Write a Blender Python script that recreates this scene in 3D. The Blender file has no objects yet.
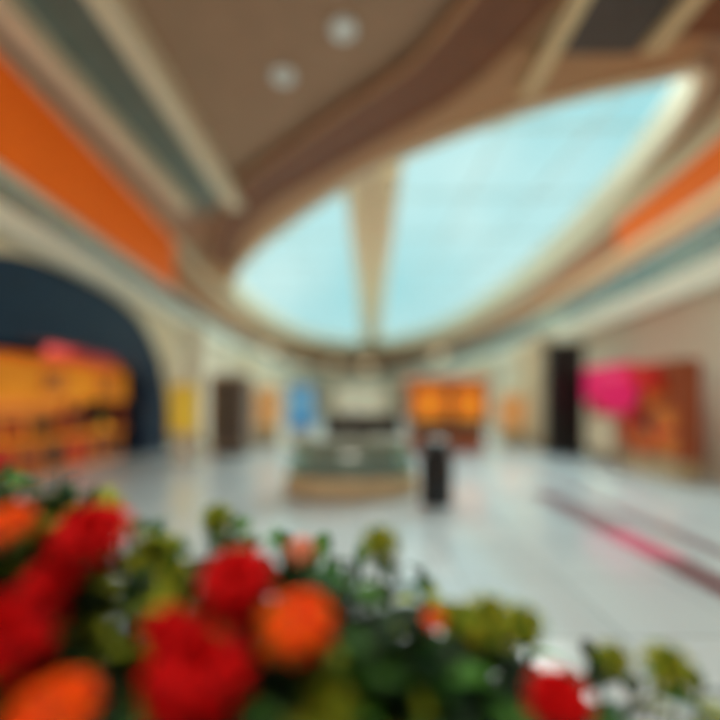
import bpy, bmesh, math, random
from mathutils import Vector, Matrix
random.seed(7)
scene = bpy.context.scene
scene.view_settings.view_transform = 'Standard'
scene.view_settings.look = 'None'
scene.view_settings.exposure = 0.0

# ------------------------------------------------------------ materials
def s2l(c):
    return tuple((x/255.0/12.92) if x/255.0 <= 0.04045 else ((x/255.0+0.055)/1.055)**2.4 for x in c)
MATS = {}
def mat(name, rgb, rough=0.6, metal=0.0, emit=0.0, var=0.12, scale=3.0, spec=0.5):
    if name in MATS: return MATS[name]
    m = bpy.data.materials.new(name); m.use_nodes = True
    nt = m.node_tree; b = nt.nodes['Principled BSDF']
    c = s2l(rgb)
    tc = nt.nodes.new('ShaderNodeTexCoord')
    n = nt.nodes.new('ShaderNodeTexNoise'); n.inputs['Scale'].default_value = scale
    n.inputs['Detail'].default_value = 3
    nt.links.new(tc.outputs['Object'], n.inputs['Vector'])
    r = nt.nodes.new('ShaderNodeValToRGB')
    r.color_ramp.elements[0].position = 0.3; r.color_ramp.elements[1].position = 0.7
    r.color_ramp.elements[0].color = tuple(x*(1-var) for x in c)+(1,)
    r.color_ramp.elements[1].color = tuple(min(1, x*(1+var)) for x in c)+(1,)
    nt.links.new(n.outputs['Fac'], r.inputs['Fac'])
    nt.links.new(r.outputs['Color'], b.inputs['Base Color'])
    b.inputs['Roughness'].default_value = rough
    b.inputs['Metallic'].default_value = metal
    b.inputs['Specular IOR Level'].default_value = spec
    if emit > 0:
        nt.links.new(r.outputs['Color'], b.inputs['Emission Color'])
        b.inputs['Emission Strength'].default_value = emit
    MATS[name] = m
    return m

def glass_mat(name, rgb, gloss=0.1, body=0.1):
    m = bpy.data.materials.new(name); m.use_nodes = True
    nt = m.node_tree
    for n in list(nt.nodes):
        if n.type == 'BSDF_PRINCIPLED': nt.nodes.remove(n)
    out = [n for n in nt.nodes if n.type == 'OUTPUT_MATERIAL'][0]
    t = nt.nodes.new('ShaderNodeBsdfTransparent'); t.inputs[0].default_value = s2l(rgb)+(1,)
    g = nt.nodes.new('ShaderNodeBsdfGlossy'); g.inputs['Roughness'].default_value = 0.08
    d = nt.nodes.new('ShaderNodeBsdfDiffuse'); d.inputs[0].default_value = s2l(rgb)+(1,)
    a = nt.nodes.new('ShaderNodeMixShader'); a.inputs[0].default_value = gloss
    b = nt.nodes.new('ShaderNodeMixShader'); b.inputs[0].default_value = body
    nt.links.new(t.outputs[0], a.inputs[1]); nt.links.new(g.outputs[0], a.inputs[2])
    nt.links.new(a.outputs[0], b.inputs[1]); nt.links.new(d.outputs[0], b.inputs[2])
    nt.links.new(b.outputs[0], out.inputs['Surface'])
    return m

CREAM = mat('cream_plaster', (238,222,190), 0.55, var=0.05)
CREAM2 = mat('warm_white_paint', (244,236,216), 0.45, var=0.04)
WALLC = mat('wall_plaster', (232,218,196), 0.7, var=0.05)
BEIGE = mat('beige_beam', (230,200,154), 0.6, var=0.06)
TAUPE = mat('taupe_ceiling', (172,136,108), 0.8, var=0.06)
TAN = mat('tan_wood_band', (186,136,94), 0.6, var=0.12, scale=6)
BROWN = mat('brown_wood_band', (180,108,60), 0.6, var=0.12, scale=6)
DBROWN = mat('dark_wood_band', (126,74,42), 0.6, var=0.15, scale=6)
DGREY = mat('dark_grey_panel', (84,72,66), 0.7)
TEAL = mat('grey_teal_panel', (110,124,116), 0.35)
PALETEAL = mat('pale_teal_panel', (184,192,176), 0.4)
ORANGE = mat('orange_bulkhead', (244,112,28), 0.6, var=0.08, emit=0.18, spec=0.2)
ORSHOP = mat('orange_lit_fascia', (242,146,20), 0.5, emit=0.28)
NAVY = mat('navy_arch', (10,42,68), 0.5, emit=0.04, spec=0.3)
BLACK = mat('black_satin', (24,26,30), 0.35)
CHAR = mat('charcoal_panel', (44,42,46), 0.5)
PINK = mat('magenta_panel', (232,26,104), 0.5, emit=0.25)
ROSE = mat('rose_awning', (226,90,96), 0.6, emit=0.15)
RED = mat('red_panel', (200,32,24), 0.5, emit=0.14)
RUST = mat('rust_panel', (156,74,38), 0.6, emit=0.1)
OCHRE = mat('ochre_goods', (206,118,44), 0.6, emit=0.12)
AMBER = mat('amber_lit', (246,166,76), 0.5, emit=0.4)
YEL = mat('yellow_sign', (236,200,70), 0.5, emit=0.25)
BLUE = mat('blue_sign', (70,150,205), 0.4, emit=0.3)
GREYG = mat('grey_green_counter', (138,138,116), 0.4)
SAND = mat('sand_stone', (198,172,134), 0.6)
STEEL = mat('brushed_steel', (180,184,184), 0.3, metal=0.9)
WARMLIT = mat('warm_shop_light', (255,226,180), 0.5, emit=1.2, var=0.02)
LAMP = mat('lamp_lens', (255,236,200), 0.5, emit=12, var=0.01)
WHITE = mat('white_metal', (232,232,226), 0.4, var=0.03)
GLASS = glass_mat('rail_glass', (186,208,206), 0.14, 0.30)
SKYGLASS = glass_mat('skylight_glass', (236,250,250), 0.03, 0.0)
CASEGLASS = glass_mat('case_glass', (190,214,200), 0.12, 0.25)

# ------------------------------------------------------------ mesh builder
class MB:
    def __init__(s, name):
        s.name = name; s.bm = bmesh.new(); s.mats = []
    def mi(s, m):
        if m not in s.mats: s.mats.append(m)
        return s.mats.index(m)
    def faces(s, vs, fs, m, smooth=False):
        k = s.mi(m); bv = [s.bm.verts.new(v) for v in vs]
        for f in fs:
            try:
                fc = s.bm.faces.new([bv[i] for i in f]); fc.material_index = k; fc.smooth = smooth
            except ValueError: pass
    def box(s, x0, x1, y0, y1, z0, z1, m, M=None):
        vs = [Vector(p) for p in [(x0,y0,z0),(x1,y0,z0),(x1,y1,z0),(x0,y1,z0),(x0,y0,z1),(x1,y0,z1),(x1,y1,z1),(x0,y1,z1)]]
        if M: vs = [M @ v for v in vs]
        s.faces(vs, [(0,3,2,1),(4,5,6,7),(0,1,5,4),(1,2,6,5),(2,3,7,6),(3,0,4,7)], m)
    def lathe(s, cx, cy, prof, m, n=28, M=None):
        vs = []; fs = []
        for (r, z) in prof:
            for i in range(n):
                a = 2*math.pi*i/n
                v = Vector((cx+r*math.cos(a), cy+r*math.sin(a), z))
                vs.append(M @ v if M else v)
        for j in range(len(prof)-1):
            for i in range(n):
                i2 = (i+1) % n
                fs.append((j*n+i, j*n+i2, (j+1)*n+i2, (j+1)*n+i))
        fs.append(tuple(range(n))[::-1]); fs.append(tuple((len(prof)-1)*n+i for i in range(n)))
        s.faces(vs, fs, m, True)
    def sweep(s, pts, o0, o1, z0, z1, m, closed=False, side=1):
        n = len(pts); A = []; B = []
        for i, p in enumerate(pts):
            if closed: a = pts[(i-1) % n]; b = pts[(i+1) % n]
            else: a = pts[max(0,i-1)]; b = pts[min(n-1,i+1)]
            d = Vector((b[0]-a[0], b[1]-a[1])).normalized()
            nn = Vector((d.y, -d.x))*side
            A.append((p[0]+nn.x*o0, p[1]+nn.y*o0)); B.append((p[0]+nn.x*o1, p[1]+nn.y*o1))
        vs = []
        for i in range(n):
            vs += [(A[i][0],A[i][1],z0),(B[i][0],B[i][1],z0),(B[i][0],B[i][1],z1),(A[i][0],A[i][1],z1)]
        fs = []
        for i in range(n if closed else n-1):
            j = (i+1) % n
            for k in range(4):
                k2 = (k+1) % 4
                fs.append((4*i+k, 4*i+k2, 4*j+k2, 4*j+k))
        if not closed: fs += [(3,2,1,0), tuple(4*(n-1)+k for k in range(4))]
        s.faces([Vector(v) for v in vs], fs, m)
    def tube(s, pts, r, m, n=8):
        vs = []; fs = []
        for i, p in enumerate(pts):
            p = Vector(p)
            a = Vector(pts[max(0,i-1)]); b = Vector(pts[min(len(pts)-1,i+1)])
            d = (b-a).normalized(); q = d.to_track_quat('Z','Y')
            for k in range(n):
                t = 2*math.pi*k/n
                vs.append(p + q @ Vector((r*math.cos(t), r*math.sin(t), 0)))
        for i in range(len(pts)-1):
            for k in range(n):
                k2 = (k+1) % n
                fs.append((i*n+k, i*n+k2, (i+1)*n+k2, (i+1)*n+k))
        s.faces(vs, fs, m, True)
    def done(s, bevel=0.0, recalc=True):
        if recalc: bmesh.ops.recalc_face_normals(s.bm, faces=s.bm.faces)
        me = bpy.data.meshes.new(s.name); s.bm.to_mesh(me); s.bm.free()
        for m in s.mats: me.materials.append(m)
        o = bpy.data.objects.new(s.name, me); scene.collection.objects.link(o)
        if bevel > 0:
            md = o.modifiers.new('bevel', 'BEVEL'); md.width = bevel; md.segments = 2; md.limit_method = 'ANGLE'
        return o

def catmull(P, n=6, closed=False):
    out = []; N = len(P)
    for i in range(N if closed else N-1):
        if closed: p0,p1,p2,p3 = P[(i-1)%N],P[i],P[(i+1)%N],P[(i+2)%N]
        else: p0,p1,p2,p3 = P[max(0,i-1)],P[i],P[i+1],P[min(N-1,i+2)]
        for k in range(n):
            t = k/n
            out.append(tuple(0.5*((2*p1[j])+(-p0[j]+p2[j])*t+(2*p0[j]-5*p1[j]+4*p2[j]-p3[j])*t*t+(-p0[j]+3*p1[j]-3*p2[j]+p3[j])*t**3) for j in range(2)))
    if not closed: out.append(tuple(P[-1]))
    return out

OUT = catmull([(6.3,-6),(6.4,0),(6.5,5),(7.0,10),(7.6,20),(7.0,30),(5.2,38),(2.9,43),(0,45),(-2.9,43),(-5.0,38),(-6.4,30),(-6.7,20),(-5.9,10),(-5.5,5),(-5.4,0),(-5.3,-6)], 8)
R_SIDE = [p for p in OUT[:len(OUT)//2+1]]
L_SIDE = [p for p in OUT[len(OUT)//2:]]
def seg(side, y0, y1): return [p for p in side if y0 <= p[1] <= y1]

# ------------------------------------------------------------ floor
fm = bpy.data.materials.new('polished_floor_tiles'); fm.use_nodes = True
nt = fm.node_tree; b = nt.nodes['Principled BSDF']
tc = nt.nodes.new('ShaderNodeTexCoord')
br = nt.nodes.new('ShaderNodeTexBrick'); br.offset = 0.0
br.inputs['Scale'].default_value = 1.0
br.inputs['Brick Width'].default_value = 0.9; br.inputs['Row Height'].default_value = 0.9
br.inputs['Mortar Size'].default_value = 0.008
br.inputs['Color1'].default_value = s2l((172,188,196))+(1,)
br.inputs['Color2'].default_value = s2l((188,202,208))+(1,)
br.inputs['Mortar'].default_value = s2l((146,156,162))+(1,)
nt.links.new(tc.outputs['Object'], br.inputs['Vector'])
nt.links.new(br.outputs['Color'], b.inputs['Base Color'])
b.inputs['Roughness'].default_value = 0.12
b.inputs['Specular IOR Level'].default_value = 1.0
f = MB('floor'); f.box(-11,11,-7,49,-0.2,0,fm); f.done()

inl = MB('floor_inlay_strip')
INLAY = mat('dark_stone_inlay', (112,88,96), 0.3)
PINKREFL = mat('pink_painted_reflection', (190,104,130), 0.3)  # pink shop's floor reflection, painted as a coloured segment of the strip
inl.box(2.9,3.3,2.2,4.0,0,0.006,INLAY); inl.box(2.9,3.3,4.0,4.9,0,0.006,PINKREFL); inl.box(2.9,3.3,4.9,7.0,0,0.006,INLAY)
inl.box(3.7,3.85,2.2,9,0,0.006,INLAY)
inl.done()

# ------------------------------------------------------------ walls
w = MB('wall_right'); w.sweep(R_SIDE, 0.25, 0.5, 0, 3.78, WALLC); w.done()
w = MB('wall_left'); w.sweep(seg(L_SIDE, 13.3, 60), 0.25, 0.5, 0, 4.2, WALLC); w.sweep(seg(L_SIDE, -10, 4.0), 0.25, 0.5, 0, 4.2, WALLC); w.done()
w = MB('wall_back'); w.box(-11,11,-6.4,-6.1,0,7.09,WALLC); w.done()
w = MB('wall_gallery'); w.sweep(OUT, 2.6, 2.8, 4.4, 7.09, mat('gallery_wall',(204,178,150),0.7))
pr = OUT
for i in range(2, len(pr)-3, 5):
    w.sweep([pr[i],pr[i+1],pr[i+2]], 2.5, 2.6, 4.5, 6.3, random.choice([WARMLIT, RUST, CHAR, AMBER, TEAL]))
w.done()

bl = MB('balcony_slab')
bl.sweep(R_SIDE, -0.12, 0.15, 3.78, 4.32, CREAM2); bl.sweep(R_SIDE, 0.15, 2.9, 3.85, 4.15, CREAM)
bl.sweep(L_SIDE, -0.12, 0.15, 4.2, 4.62, CREAM2); bl.sweep(L_SIDE, 0.15, 2.9, 4.21, 4.4, CREAM)
bl.done()
rl = MB('glass_balustrade')
rl.sweep(OUT, 0.0, 0.03, 4.32, 5.10, GLASS); rl.sweep(OUT, -0.04, 0.06, 5.06, 5.12, WHITE)
for i in range(0, len(OUT), 3):
    p = OUT[i]; rl.box(p[0]-0.025,p[0]+0.025,p[1]-0.025,p[1]+0.025,4.42,5.08,STEEL)
rl.done()
bh = MB('trim_bulkhead')
LN = seg(L_SIDE, -6, 13.5); RN = seg(R_SIDE, -6, 11.5)
i0 = L_SIDE.index(LN[0]); LF = L_SIDE[:i0+1]
i1 = R_SIDE.index(RN[-1]); RF = R_SIDE[i1:]
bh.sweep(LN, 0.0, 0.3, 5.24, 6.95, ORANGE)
bh.sweep(LF, 0.0, 0.3, 5.5, 6.6, TAN)
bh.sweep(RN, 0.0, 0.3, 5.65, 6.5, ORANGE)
bh.sweep(RF, 0.0, 0.3, 5.65, 6.5, BROWN)
bh.sweep(R_SIDE, -0.05, 0.35, 6.5, 7.09, CREAM)
bh.sweep(LF, -0.08, 0.35, 6.6, 7.09, CREAM)
bh.sweep(LN, -0.05, 0.35, 6.95, 7.09, CREAM)
bh.sweep(R_SIDE, -0.04, 0.34, 5.57, 5.65, CREAM)
bh.sweep(LN, -0.04, 0.34, 5.16, 5.24, CREAM)
bh.done()

# ------------------------------------------------------------ ceiling with skylight
NEAR = [(5.6,6.7),(4.9,6.85),(4.0,7.15),(2.7,7.8),(1.2,8.8),(-.3,10.2),(-2.0,12.2),(-3.8,14.7),(-5.2,17.2),(-6.1,19.5)]
REST = [(-6.35,22),(-6.2,26),(-5.7,31),(-4.4,36),(-2.4,39.5),(0,41),(2.6,39.6),(4.9,36),(6.4,31),(7.1,26),(7.45,20),(7.3,15.5),(7.0,12.2),(6.6,9.6),(6.15,7.8)]
SKY = catmull(NEAR+REST, 4, closed=True)
NEARC = catmull(NEAR, 5)
bm = bmesh.new()
ov = [bm.verts.new(v) for v in [(-11,-6.4,7.1),(11,-6.4,7.1),(11,49,7.1),(-11,49,7.1)]]
iv = [bm.verts.new((p[0],p[1],7.1)) for p in SKY]
es = [bm.edges.new((ov[i],ov[(i+1)%4])) for i in range(4)] + [bm.edges.new((iv[i],iv[(i+1)%len(iv)])) for i in range(len(iv))]
bmesh.ops.triangle_fill(bm, use_beauty=True, use_dissolve=False, edges=es)
me = bpy.data.meshes.new('ceiling'); bm.to_mesh(me); bm.free(); me.materials.append(TAUPE)
o = bpy.data.objects.new('ceiling', me); scene.collection.objects.link(o)
md = o.modifiers.new('solid','SOLIDIFY'); md.thickness = 0.15; md.offset = 1 if me.polygons[0].normal.z > 0 else -1

tr = MB('trim_skylight')
tr.sweep(SKY, -0.02, 0.2, 6.98, 7.7, CREAM, closed=True, side=-1)
tr.sweep(NEARC[2:], 0.2, 1.5, 7.02, 7.08, TAN, side=-1)
DC = catmull([(2.3,4.4),(2.1,5.3),(1.75,6.0),(1.2,6.8),(0.1,7.8),(-1.3,9.1),(-2.8,10.6),(-4.3,13.0),(-5.4,16.0)],5)
tr.sweep(DC, -0.55, 0.45, 6.92, 7.0, DBROWN)
tr.sweep(DC, 0.45, 0.55, 6.86, 7.0, TAN)
tr.sweep(DC, -0.65, -0.55, 6.9, 7.0, TAN)
tr.done()
cb = MB('ceiling_beam')
for (x0,x1,m,zb) in [(-3.55,-3.15,CREAM,6.75),(-4.95,-4.6,CREAM,6.75),(-4.6,-3.55,TEAL,7.03),(-5.3,-4.95,PALETEAL,7.0)]:
    cb.box(x0,x1,-6,10.8 if m is CREAM else 11.8,zb,7.09,m)
cb.box(2.75,3.0,-6,6.9,6.8,7.0,BEIGE); cb.box(3.0,4.25,-6,6.2,6.96,7.01,DGREY); cb.box(4.25,4.5,-6,6.0,6.8,7.0,BEIGE); cb.box(4.5,6.3,-6,5.9,6.96,7.01,DBROWN)
cb.done()

sk = MB('window_skylight')
sk.sweep(SKY, 0.0, 0.12, 7.7, 7.85, WHITE, closed=True, side=-1)
def beam(mb, a, c, wd, z0, z1, m):
    a = Vector(a); c = Vector(c); d = (c-a).normalized(); n = Vector((d.y,-d.x))*wd/2
    vs = [(a.x-n.x,a.y-n.y),(a.x+n.x,a.y+n.y),(c.x+n.x,c.y+n.y),(c.x-n.x,c.y-n.y)]
    V = [Vector((x,y,z0)) for x,y in vs]+[Vector((x,y,z1)) for x,y in vs]
    mb.faces(V, [(0,3,2,1),(4,5,6,7),(0,1,5,4),(1,2,6,5),(2,3,7,6),(3,0,4,7)], m)
SPINE = mat('spine_beam', (242,216,172), 0.6, var=0.05)
beam(sk, (0.30,9.7),(1.1,40.6), 1.1, 7.1, 7.3, SPINE)
beam(sk, (-0.31,10.3),(0.47,40.6), 0.16, 6.98, 7.35, CREAM)
beam(sk, (0.90,9.25),(1.73,40.2), 0.16, 6.98, 7.35, CREAM)
beam(sk, (0.30,9.7),(1.1,40.5), 0.12, 7.05, 7.12, TAN)
def inside(x, y):
    c = False; n = len(SKY)
    for i in range(n):
        x1,y1 = SKY[i]; x2,y2 = SKY[(i+1)%n]
        if (y1 > y) != (y2 > y) and x < (x2-x1)*(y-y1)/(y2-y1)+x1: c = not c
    return c
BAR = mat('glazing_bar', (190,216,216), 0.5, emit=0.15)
for yy in [9,12,15,18,21,24,27,30,33,36,39]:
    xs = [x/20 for x in range(-150,160) if inside(x/20, yy)]
    if xs: sk.box(min(xs),max(xs),yy-0.025,yy+0.025,7.72,7.78,BAR)
for xx in [-5,-2.5,3.2,5.2]:
    ys = [y/10 for y in range(50,420) if inside(xx, y/10)]
    if ys: sk.box(xx-0.025,xx+0.025,min(ys),max(ys),7.72,7.78,BAR)
sk.done()
gp = MB('window_pane'); gp.faces([Vector((p[0],p[1],7.83)) for p in SKY],[tuple(range(len(SKY)))],SKYGLASS); gp.done(recalc=False)

for (x,y) in [(-0.25,5.9),(-1.3,6.75),(0.9,4.2),(-0.9,3.0),(-2.3,4.6),(1.0,1.0),(-1.5,-1.0)]:
    d = MB('ceiling_downlight'); d.lathe(x,y,[(0.15,7.06),(0.15,7.075)],LAMP)
    d.lathe(x,y,[(0.15,7.05),(0.2,7.05),(0.2,7.1),(0.15,7.1)],WHITE); d.done()

# ------------------------------------------------------------ left arch shop
sh = MB('arched_shopfront')
ya, yb = 3.8, 13.4; cy = (ya+yb)/2; n = 28
def archz(t): return 0.9+3.28*max(0,1-abs(t)**2.8)**0.5
half = (yb-ya-0.6)/2
ys = [cy+half*math.sin(math.pi*(i/n-0.5)) for i in range(n+1)]
def wx(y): return -5.42-0.075*(y-4) - 0.14
for i in range(n):
    y0,y1 = ys[i],ys[i+1]
    z0 = archz((y0-cy)/half); z1 = archz((y1-cy)/half)
    V = []
    for dx in (0,-0.25):
        V += [Vector((wx(y0)+dx,y0,z0)),Vector((wx(y1)+dx,y1,z1)),Vector((wx(y1)+dx,y1,4.19)),Vector((wx(y0)+dx,y0,4.19))]
    sh.faces(V,[(0,1,2,3),(7,6,5,4),(0,4,5,1),(2,6,7,3)],CREAM)
    V = []
    for dx in (-0.04,-0.5):
        V += [Vector((wx(y0)+dx,y0,max(0.9,z0-1.45))),Vector((wx(y1)+dx,y1,max(0.9,z1-1.45))),Vector((wx(y1)+dx,y1,z1+0.02)),Vector((wx(y0)+dx,y0,z0+0.02))]
    sh.faces(V,[(0,1,2,3),(7,6,5,4),(0,4,5,1),(2,6,7,3)],NAVY)
for (y0,y1) in [(ya-0.1,ya+0.3),(yb-0.3,yb+0.1)]:
    sh.box(wx(y0)-0.3,wx(y0)+0.05,y0,y1,0,4.19,CREAM)
sh.box(wx(12)-0.6,wx(12)-0.1,11.7,13.1,0,2.2,NAVY); sh.box(wx(4.3)-0.5,wx(4.3)-0.04,4.1,4.8,0,1.8,NAVY)
sh.box(-9.6,-9.4,3.8,13.5,0,4.1,NAVY); sh.box(-9.4,-6.4,3.75,3.85,0,4.1,NAVY); sh.box(-9.4,-6.75,13.4,13.5,0,4.1,NAVY)
sh.done()
st = MB('market_stall')
st.box(-7.9,-6.6,5.2,11.3,1.58,2.4,ORSHOP)
st.box(-8.0,-6.5,5.1,11.4,2.4,2.5,ORANGE)
for y in (5.3,7.2,9.2,11.2):
    st.box(-6.8,-6.68,y-0.06,y+0.06,0.82,1.6,RUST)
for y in (6.4,8.6,10.4): st.box(-6.62,-6.56,y-0.3,y+0.3,1.75,2.25,OCHRE)
st.box(-7.8,-6.75,5.2,11.3,0.0,0.75,OCHRE); st.box(-7.85,-6.65,5.15,11.35,0.75,0.82,ORSHOP)
for i in range(9): st.box(-6.77,-6.72,5.3+i*0.66,5.75+i*0.66,0.12,0.66,[RED,RUST,CHAR][i%3])
st.box(-8.0,-7.9,5.2,11.3,0.0,1.62,AMBER)
for z in (1.1,1.36): st.box(-7.9,-7.5,5.3,11.2,z,z+0.03,RUST)
for i in range(28):
    y = 5.4+i*0.21; h = random.uniform(0.2,0.6)
    st.lathe(-7.1+random.uniform(-.2,.2), y, [(0.1,0.82),(0.13,0.82+h*0.5),(0.08,0.82+h)], random.choice([RED,YEL,OCHRE,CHAR,RUST,RUST,CHAR]), 12)
st.lathe(-7.05, 10.1, [(0.75,2.5),(0.8,2.62),(0.68,2.9),(0.42,3.1),(0.1,3.2),(0.02,3.26)], ROSE, 24)
st.done()

# ------------------------------------------------------------ pilasters
def pilaster(x, y, h=3.77, wd=0.5, m=CREAM):
    c = MB('pilaster_column')
    c.box(x-wd/2-0.06,x+wd/2+0.06,y-wd/2-0.06,y+wd/2+0.06,0,0.25,SAND)
    c.box(x-wd/2,x+wd/2,y-wd/2,y+wd/2,0.25,h-0.2,m)
    c.box(x-wd/2-0.06,x+wd/2+0.06,y-wd/2-0.06,y+wd/2+0.06,h-0.2,h,m)
    c.done(0.02)
pilaster(-5.8,14.2,4.19,0.6,CREAM2); pilaster(6.65,16.0,wd=0.6); pilaster(6.1,13.4,wd=0.5); pilaster(-6.1,22,4.19); pilaster(7.0,24)

# ------------------------------------------------------------ right shopfronts
def line(a, c, n): return [(a[0]+(c[0]-a[0])*i/n, a[1]+(c[1]-a[1])*i/n) for i in range(n+1)]
def shopfront(name, pts, z0, z1, body, fas, goods, d=0.0, base=CHAR):
    s = MB(name)
    s.sweep(pts, d, 0.24, z0, z1, body)
    s.sweep(pts, d-0.14, 0.24, z1, z1+0.25, fas)
    s.sweep(pts, d-0.1, 0.24, 0.0, z0, base)
    for p in pts: s.box(p[0]+d-0.1,p[0]+d+0.05,p[1]-0.03,p[1]+0.03,z0,z1,fas)
    n = len(pts)
    for k in range(goods[1]):
        t = random.random()*(n-1.001); i = int(t); u = t-i
        x = pts[i][0]*(1-u)+pts[i+1][0]*u+d; y = pts[i][1]*(1-u)+pts[i+1][1]*u
        z = random.uniform(z0, z1-0.5)
        s.box(x-0.09-0.02*random.random(),x+0.02,y-0.25,y+0.25,z,z+random.uniform(0.3,0.5),random.choice(goods[0]))
    return s
s = shopfront('gift_shopfront', line((6.4,7.8),(6.7,11.2),6), 0.4, 2.15, RUST, RUST, ([RED,RUST,OCHRE,CHAR,RED,RUST,OCHRE],34), -0.1, SAND)
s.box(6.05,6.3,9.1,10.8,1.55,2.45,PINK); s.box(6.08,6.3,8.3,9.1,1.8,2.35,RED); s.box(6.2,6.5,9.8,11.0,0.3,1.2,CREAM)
s.done()
g = MB('magenta_round_sign')
M = Matrix.Translation((5.75,9.0,1.72)) @ Matrix.Rotation(math.radians(-60),4,'Z') @ Matrix.Rotation(math.radians(90),4,'X')
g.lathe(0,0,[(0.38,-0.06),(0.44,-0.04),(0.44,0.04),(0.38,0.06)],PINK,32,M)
g.box(5.73,5.77,8.98,9.02,0.0,1.3,STEEL); g.lathe(5.75,9.0,[(0.22,0.0),(0.2,0.03)],STEEL)
g.done()
dp = MB('dark_display_panel')
dp.box(5.55,6.6,11.75,12.0,0.0,3.25,CHAR); dp.box(5.5,6.65,11.7,12.05,0.0,0.12,BLACK); dp.box(5.62,6.53,11.72,11.76,0.3,3.1,BLACK); dp.box(5.5,6.65,11.7,12.05,3.2,3.3,BLACK)
dp.done(0.01)
shopfront('cafe_shopfront', line((7.15,16.8),(7.3,20.5),4), 0.3, 2.0, AMBER, CREAM, ([RUST,ORANGE,CREAM],8)).done()
shopfront('boutique_shopfront', line((7.15,26),(6.9,31),4), 0.3, 2.4, AMBER, RUST, ([RUST,CHAR],6)).done()
k = MB('pastry_display_case')
k.box(5.0,5.7,13.8,14.5,0.0,0.6,SAND); k.box(5.03,5.67,13.83,14.47,0.6,1.75,mat('peach_lit',(240,176,104),0.5,emit=0.25)); k.box(4.96,5.74,13.76,14.54,1.75,1.86,CREAM)
for z in (0.95,1.35): k.box(5.0,5.7,13.79,14.51,z,z+0.05,ORANGE)
k.done(0.01)
def shopfrontL(name, a, c, n, z0, z1, body, fas):
    s = MB(name); pts = line(a, c, n)
    s.sweep(pts, 0.02, 0.24, z0, z1, body)
    s.sweep(pts, -0.1, 0.24, z1, z1+0.35, fas); s.sweep(pts, -0.04, 0.24, 0, z0, CHAR)
    for p in pts: s.box(p[0]-0.1,p[0]+0.05,p[1]-0.04,p[1]+0.04,0,z1,fas)
    s.done()
shopfrontL('bakery_shopfront', (-6.45,18.5),(-6.25,15.0), 4, 0.3, 2.3, AMBER, RUST)
shopfrontL('clothing_shopfront', (-6.25,31),(-6.5,24), 5, 0.3, 2.5, CHAR, CREAM)

fe = MB('department_store_entrance')
fe.box(-2.6,2.6,42.2,42.5,0,3.2,mat('store_glow',(236,222,196),0.5,emit=0.3))
fe.box(-2.7,2.7,42.0,42.5,3.2,3.7,PALETEAL)
for i in range(5): fe.box(-2.6+i*1.3-0.08,-2.6+i*1.3+0.08,42.05,42.3,0,3.2,CREAM)
fe.done()

# ------------------------------------------------------------ freestanding things
k = MB('orange_retail_kiosk')
k.box(1.65,4.0,12.8,14.4,0.0,0.6,RUST); k.box(1.6,4.05,12.7,14.5,0.6,0.68,SAND)
for x in (1.7,2.85,3.95):
    for y in (12.85,14.35): k.box(x-0.06,x+0.06,y-0.06,y+0.06,0.68,1.0,CHAR)
k.box(1.6,4.05,12.65,14.55,0.95,2.15,RUST); k.box(1.55,4.1,12.6,14.6,2.15,2.27,ORANGE)
AP = mat('amber_panel',(246,136,24),0.5,emit=0.4)
k.box(1.72,2.7,12.6,12.66,1.05,1.95,AP); k.box(3.0,3.9,12.6,12.66,1.05,1.95,AP)
k.box(1.66,2.7,12.58,12.62,1.02,1.06,YEL); k.box(3.0,3.9,12.58,12.62,1.02,1.06,YEL)
k.box(1.9,3.9,13.2,14.0,0.68,0.95,CHAR)
k.done(0.015)
k = MB('information_kiosk')
KM = Matrix.Translation((-0.15,6.95,0)) @ Matrix.Diagonal((1.15,0.7,1,1))
k.lathe(0,0,[(0.98,0),(1.02,0.04),(0.98,0.32),(0.93,0.36)],SAND,40,KM)
k.lathe(0,0,[(0.96,0.36),(0.84,0.84)],CASEGLASS,40,KM)
k.lathe(0,0,[(0.72,0.36),(0.6,0.82)],GREYG,40,KM)
k.lathe(0,0,[(0.84,0.84),(0.88,0.86),(0.88,0.91),(0.82,0.93)],GREYG,40,KM)
MG = mat('mid_grey_screen',(112,106,98),0.5)
for (x,y) in ((-0.38,6.8),(0.05,6.72),(0.48,6.9)):
    k.box(x-0.03,x+0.03,y-0.03,y+0.03,0.93,1.0,CHAR); k.box(x-0.21,x+0.21,y-0.03,y+0.03,0.98,1.36,MG); k.box(x-0.18,x+0.18,y-0.035,y-0.03,1.02,1.32,mat('screen_dark',(70,68,64),0.3))
k.lathe(-0.12,7.1,[(0.06,0.93),(0.05,1.45)],STEEL)
k.done()
k = MB('litter_bin')
k.lathe(1.18,6.2,[(0.24,0),(0.25,0.03),(0.25,0.72),(0.23,0.74)],BLACK,32)
k.lathe(1.18,6.2,[(0.19,0.74),(0.19,0.86)],CHAR,24)
k.lathe(1.18,6.2,[(0.26,0.86),(0.27,0.88),(0.24,0.95),(0.15,1.0),(0.03,1.02)],BLACK,32)
for a in range(4):
    t = a*math.pi/2+0.6; k.box(1.18+0.21*math.cos(t)-0.02,1.18+0.21*math.cos(t)+0.02,6.2+0.21*math.sin(t)-0.02,6.2+0.21*math.sin(t)+0.02,0.72,0.88,BLACK)
k.done()
k = MB('blue_advertising_totem')
k.box(-2.5,-1.6,13.9,14.1,0.6,2.1,BLUE); k.box(-2.55,-1.55,13.85,14.15,0,0.6,CREAM2); k.box(-2.55,-2.5,13.87,14.13,0.6,2.15,STEEL); k.box(-1.6,-1.55,13.87,14.13,0.6,2.15,STEEL); k.box(-2.55,-1.55,13.87,14.13,2.1,2.16,STEEL)
k.box(-2.35,-1.75,13.88,13.9,1.2,1.85,mat('pale_blue_poster',(130,190,220),0.5,emit=0.3))
k.done()
k = MB('dark_display_cabinet')
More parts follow.
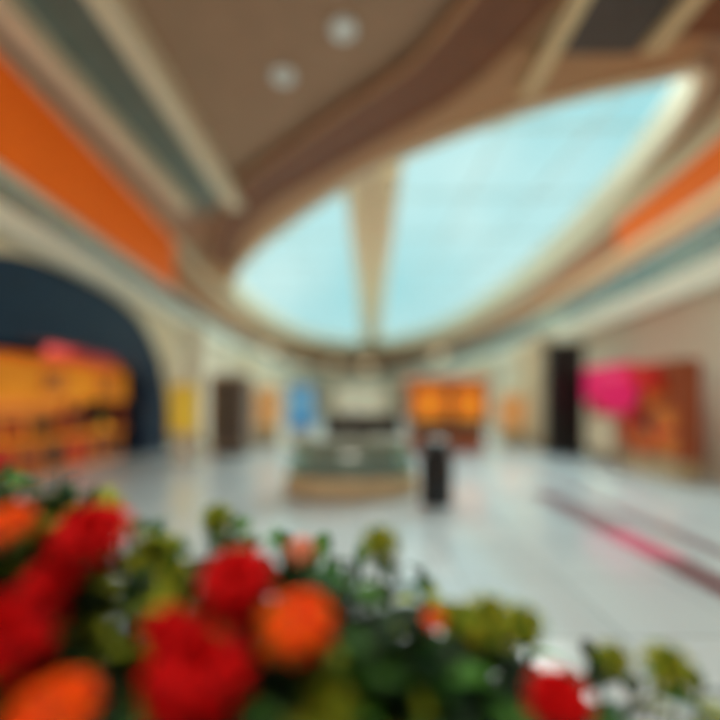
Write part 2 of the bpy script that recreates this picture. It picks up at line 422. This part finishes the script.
k.box(-4.4,-3.35,11.7,12.6,0.1,2.3,mat('brown_charcoal',(140,120,104),0.5)); k.box(-4.45,-3.3,11.65,12.65,2.3,2.4,CREAM); k.box(-4.35,-3.4,11.75,12.55,0,0.1,BLACK)
for x in (-4.3,-3.82): k.box(x,x+0.38,11.67,11.71,0.3,2.15,mat('brown_grey',(84,72,66),0.5))
k.done(0.01)
k = MB('amber_display_case')
k.box(-3.75,-2.95,14.2,14.9,0.0,0.7,SAND); k.box(-3.72,-2.98,14.23,14.87,0.7,2.0,MATS['peach_lit']); k.box(-3.8,-2.9,14.15,14.95,2.0,2.12,CREAM)
for z in (1.1,1.5): k.box(-3.76,-2.94,14.19,14.91,z,z+0.05,RUST)
k.done(0.01)
k = MB('yellow_totem_sign')
k.box(-5.2,-4.5,10.9,11.1,0.7,2.0,YEL); k.box(-5.25,-4.45,10.87,11.13,2.0,2.06,CREAM); k.box(-5.25,-4.45,10.87,11.13,0.64,0.7,CREAM); k.box(-5.0,-4.65,10.93,11.07,0.05,0.64,CREAM2); k.box(-5.1,-4.5,10.8,11.2,0,0.05,CREAM2)
k.done(0.01)

# ------------------------------------------------------------ foreground planter
SOIL = mat('potting_soil', (34,26,20), 0.95)
pl = MB('planter_box')
x0,x1,y0,y1,h = -1.45,1.1,0.5,1.1,0.68
T = 0.04
pl.box(x0,x1,y0,y0+T,0,h,CHAR); pl.box(x0,x1,y1-T,y1,0,h,CHAR); pl.box(x0,x0+T,y0+T,y1-T,0,h,CHAR); pl.box(x1-T,x1,y0+T,y1-T,0,h,CHAR)
pl.box(x0+T,x1-T,y0+T,y1-T,0.0,h-0.06,SOIL)
pl.done()
ZB = 0.62
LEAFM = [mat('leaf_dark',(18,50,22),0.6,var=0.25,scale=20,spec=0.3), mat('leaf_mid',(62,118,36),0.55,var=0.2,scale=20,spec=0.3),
         mat('leaf_bluegreen',(44,98,60),0.5,var=0.2,scale=20,spec=0.3), mat('leaf_lime',(144,160,42),0.55,var=0.2,scale=20,spec=0.3)]
STEM = mat('stem_green',(60,96,40),0.6)
def leaf(mb, base, direction, L, W, m, droop=0.5):
    d = Vector(direction).normalized(); side = d.cross(Vector((0,0,1)))
    if side.length < 1e-3: side = Vector((1,0,0))
    side.normalize(); side = Matrix.Rotation(random.uniform(-0.8,0.8),3,d) @ side
    N = 6; vs = []; p = Vector(base); dd = d.copy()
    for i in range(N+1):
        t = i/N; wd = W*math.sin(math.pi*min(0.98,0.06+0.94*t))**0.8*0.5
        up = side.cross(dd).normalized()
        vs += [p-side*wd+up*wd*0.35, p.copy(), p+side*wd+up*wd*0.35]
        p = p+dd*(L/N); dd = (dd+Vector((0,0,-droop/N))).normalized()
    fs = []
    for i in range(N):
        a = 3*i; fs += [(a,a+1,a+4,a+3),(a+1,a+2,a+5,a+4)]
    mb.faces(vs, fs, m, True)
def topz(x):
    T = [(-1.5,1.5),(-.81,1.44),(-.66,1.40),(-.585,1.34),(-.45,1.32),(-.315,1.33),(-.135,1.29),(0.02,1.25),(0.09,1.18),(0.16,1.11),(0.29,1.10),(0.45,1.0),(0.72,0.99),(1.2,0.98)]
    for (a,za),(c,zc) in zip(T,T[1:]):
        if a <= x <= c: return za+(zc-za)*(x-a)/(c-a)
    return 0.98
REDS = [((-.29,.72,1.12),.105),((-.25,.80,1.24),.08),((-.555,.82,1.325),.084),((-.64,.72,1.18),.095),((.37,.74,1.045),.062),((-.60,.77,1.25),.055),((-.95,.8,1.3),.08),((-.36,.74,1.18),.045)]
ORS = [((-.112,.72,1.20),.068),((-.70,.78,1.354),.06),((-.51,.66,1.08),.074),((.155,.84,1.14),.024)]
fo = MB('leafy_foliage')
for i in range(400):
    r0 = random.random()
    x = random.uniform(-1.3,1.0) if r0 < 0.25 else (random.uniform(-1.0,0.12) if r0 < 0.78 else (random.uniform(-0.95,-0.62) if r0 < 0.92 else random.uniform(0.1,0.4)))
    y = random.uniform(0.60,0.98)
    if x < -0.6 and random.random() < 0.6: y = random.uniform(0.86,0.98)
    H = topz(x)*random.uniform(0.91,1.0)
    if y < 0.80: H = min(H, random.uniform(0.90,1.08) if y < 0.72 else random.uniform(1.0,1.22))
    for (c,r) in REDS+ORS:
        if abs(x-c[0]) < r*0.85 and y < c[1]+0.02: H = min(H, c[2]-r*0.8)
    hue = math.sin(x*9+1.3)+math.sin(y*13+x*5)
    lean = Vector((random.uniform(-.1,.1),random.uniform(-.04,.04),0))
    B = Vector((x,y,ZB)); V3 = lambda t: B+lean*t+Vector((0,0,(H-ZB)*t))
    fo.tube([V3(t) for t in (0,0.35,0.7,1)], 0.004, STEM, 5)
    nL = 12
    for k2 in range(nL):
        t = 0.35+0.6*k2/(nL-1); a = k2*2.4+random.random()
        r = random.random()
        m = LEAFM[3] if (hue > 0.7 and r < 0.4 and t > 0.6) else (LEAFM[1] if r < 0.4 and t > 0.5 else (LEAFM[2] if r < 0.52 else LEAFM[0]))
        leaf(fo, V3(t), (math.cos(a),math.sin(a)*0.6,0.2+0.3*t), random.uniform(0.06,0.10), random.uniform(0.032,0.05), m, random.uniform(0.6,1.4))
fo.done(recalc=False)

def bloom(name, c, r, cols, kind, axis=(0,-0.8,1), centre=None):
    c = Vector(c); b = MB(name)
    q = Vector(axis).normalized().to_track_quat('Z','Y').to_matrix()
    layers = {'dahlia':[(16,1.0,-0.15),(14,0.9,0.1),(12,0.76,0.4),(10,0.6,0.75),(8,0.42,1.1),(5,0.25,1.4)],
              'gerbera':[(20,1.0,0.0),(18,0.86,0.18)],
              'mum':[(14,1.0,-0.3),(14,0.95,0.1),(12,0.85,0.5),(10,0.7,0.9),(8,0.55,1.25)]}[kind]
    for li,(n,L,el) in enumerate(layers):
        for i in range(n):
            a = 2*math.pi*(i+0.5*(li%2))/n+random.uniform(-.08,.08)
            e = el+random.uniform(-.08,.08)
            d = Vector((math.cos(a)*math.cos(e),math.sin(a)*math.cos(e),math.sin(e)))
            s = Vector((-math.sin(a),math.cos(a),0))
            LL = L*r; W = LL*(0.42 if kind=='dahlia' else 0.28)*(1 if li<3 else 1.3)
            vs = []; N = 5
            for j in range(N+1):
                t = j/N; wd = W*0.5*(math.sin(math.pi*min(.95,0.12+0.83*t))**0.7)
                p = d*(LL*t)+Vector((0,0,1))*(LL*0.18*math.sin(t*math.pi))
                cup = Vector((0,0,1))*wd*0.4
                vs += [p-s*wd+cup, p, p+s*wd+cup]
            vs = [c+q@v for v in vs]
            fs = []
            for j in range(N):
                k3 = 3*j; fs += [(k3,k3+1,k3+4,k3+3),(k3+1,k3+2,k3+5,k3+4)]
            b.faces(vs, fs, cols[(li+i)%len(cols)], True)
    M = Matrix.Translation(c) @ q.to_4x4()
    if centre:
        b.lathe(0,0,[(0.2*r,0.05*r),(0.24*r,0.12*r),(0.16*r,0.2*r),(0.04*r,0.22*r)],centre,16,M)
    up = q@Vector((0,0,1))
    b.lathe(0,0,[(0.05*r,-0.3*r),(0.2*r,-0.18*r),(0.22*r,0.0)],STEM,10,M)
    yb_ = max(0.62,min(1.02,c.y+0.05))
    b.tube([Vector((c.x*0.97,yb_,ZB)),Vector((c.x*0.98,yb_,(ZB+c.z)/2)),c-up*0.06,c-up*0.01],0.005,STEM,6)
    b.done(recalc=False)
def petal(n, rgb, v=0.12): return mat(n, rgb, 0.75, emit=0.0, var=v, scale=30, spec=0.12)
R1 = petal('petal_red',(228,6,8)); R2 = petal('petal_crimson',(176,2,8))
O1 = petal('petal_orange',(255,100,6)); O2 = petal('petal_deep_orange',(246,60,4))
Y1 = petal('petal_lime_yellow',(178,172,44)); Y2 = petal('petal_green',(104,134,36))
P1 = petal('petal_peach',(230,140,110)); CEN = mat('flower_eye',(130,50,12),0.8)
for (c,r) in REDS: bloom('red_dahlia', c, r, [R1,R2], 'dahlia')
for (c,r) in ORS: bloom('orange_gerbera', c, r, [O1,O2], 'gerbera', axis=(0,-0.5,1), centre=CEN)
bloom('peach_gerbera',(-.135,.9,1.262),.036,[P1],'gerbera',centre=CEN)
for (c,r) in [((.27,.84,1.135),.065),((.35,.86,1.115),.055),((.20,.86,1.13),.045),((-.46,.9,1.245),.07),((-.40,.86,1.20),.06),((.65,.84,1.035),.058),((.046,.92,1.27),.05),((-.055,.70,1.06),.055),((.56,.88,1.03),.04),((-.34,.95,1.32),.042)]:
    bloom('lime_chrysanthemum', c, r, [Y1,Y2,Y2], 'mum')

# ------------------------------------------------------------ lights
wd = bpy.data.worlds.new('World'); scene.world = wd; wd.use_nodes = True
nt = wd.node_tree; bg = nt.nodes['Background']
tc = nt.nodes.new('ShaderNodeTexCoord'); ns = nt.nodes.new('ShaderNodeTexNoise'); ns.inputs['Scale'].default_value = 2.5
rp = nt.nodes.new('ShaderNodeValToRGB')
rp.color_ramp.elements[0].position = .35; rp.color_ramp.elements[1].position = .66
rp.color_ramp.elements[0].color = s2l((176,224,228))+(1,); rp.color_ramp.elements[1].color = s2l((220,243,240))+(1,)
nt.links.new(tc.outputs['Generated'], ns.inputs['Vector']); nt.links.new(ns.outputs['Fac'], rp.inputs['Fac'])
nt.links.new(rp.outputs['Color'], bg.inputs['Color']); bg.inputs['Strength'].default_value = 1.08
sl = bpy.data.lights.new('sun','SUN'); sl.energy = 6.8; sl.angle = math.radians(60); sl.color = (1,.95,.86)
so = bpy.data.objects.new('sun', sl); scene.collection.objects.link(so); so.rotation_euler = (math.radians(-30), math.radians(8), 0)
def area(name, loc, sx, sy, e, col=(1,.86,.68), rot=(0,0,0)):
    l = bpy.data.lights.new(name,'AREA'); l.shape='RECTANGLE'; l.size=sx; l.size_y=sy; l.energy=e; l.color=col
    o = bpy.data.objects.new(name,l); scene.collection.objects.link(o); o.location=loc; o.rotation_euler=rot
area('foreground_fill', (-0.5,1.5,6.75), 3.0, 3.0, 310, (1,.92,.8))  # added fill light brightening the flowers, no actual fixture
area('gallery_fill', (-7.3,10,7.05), 0.6, 12, 140)  # added fill strips along both galleries to lift the interior, not fixtures
area('gallery_fill', (8.4,12,7.05), 0.6, 12, 160)
area('shop_fill', (-7.6,8,3.7), 1.0, 5, 50)  # fill light added inside the arched shop, not a fixture

# ------------------------------------------------------------ camera
cd = bpy.data.cameras.new('camera'); cam = bpy.data.objects.new('camera', cd); scene.collection.objects.link(cam)
cam.location = (0,0,1.6); cam.rotation_euler = (math.radians(90),0,0)
cd.lens = 20; cd.sensor_width = 36; cd.shift_y = 40/720
cd.clip_start = 0.05; cd.clip_end = 300
cd.dof.use_dof = True; cd.dof.focus_distance = 1.55; cd.dof.aperture_fstop = 0.17
scene.camera = cam
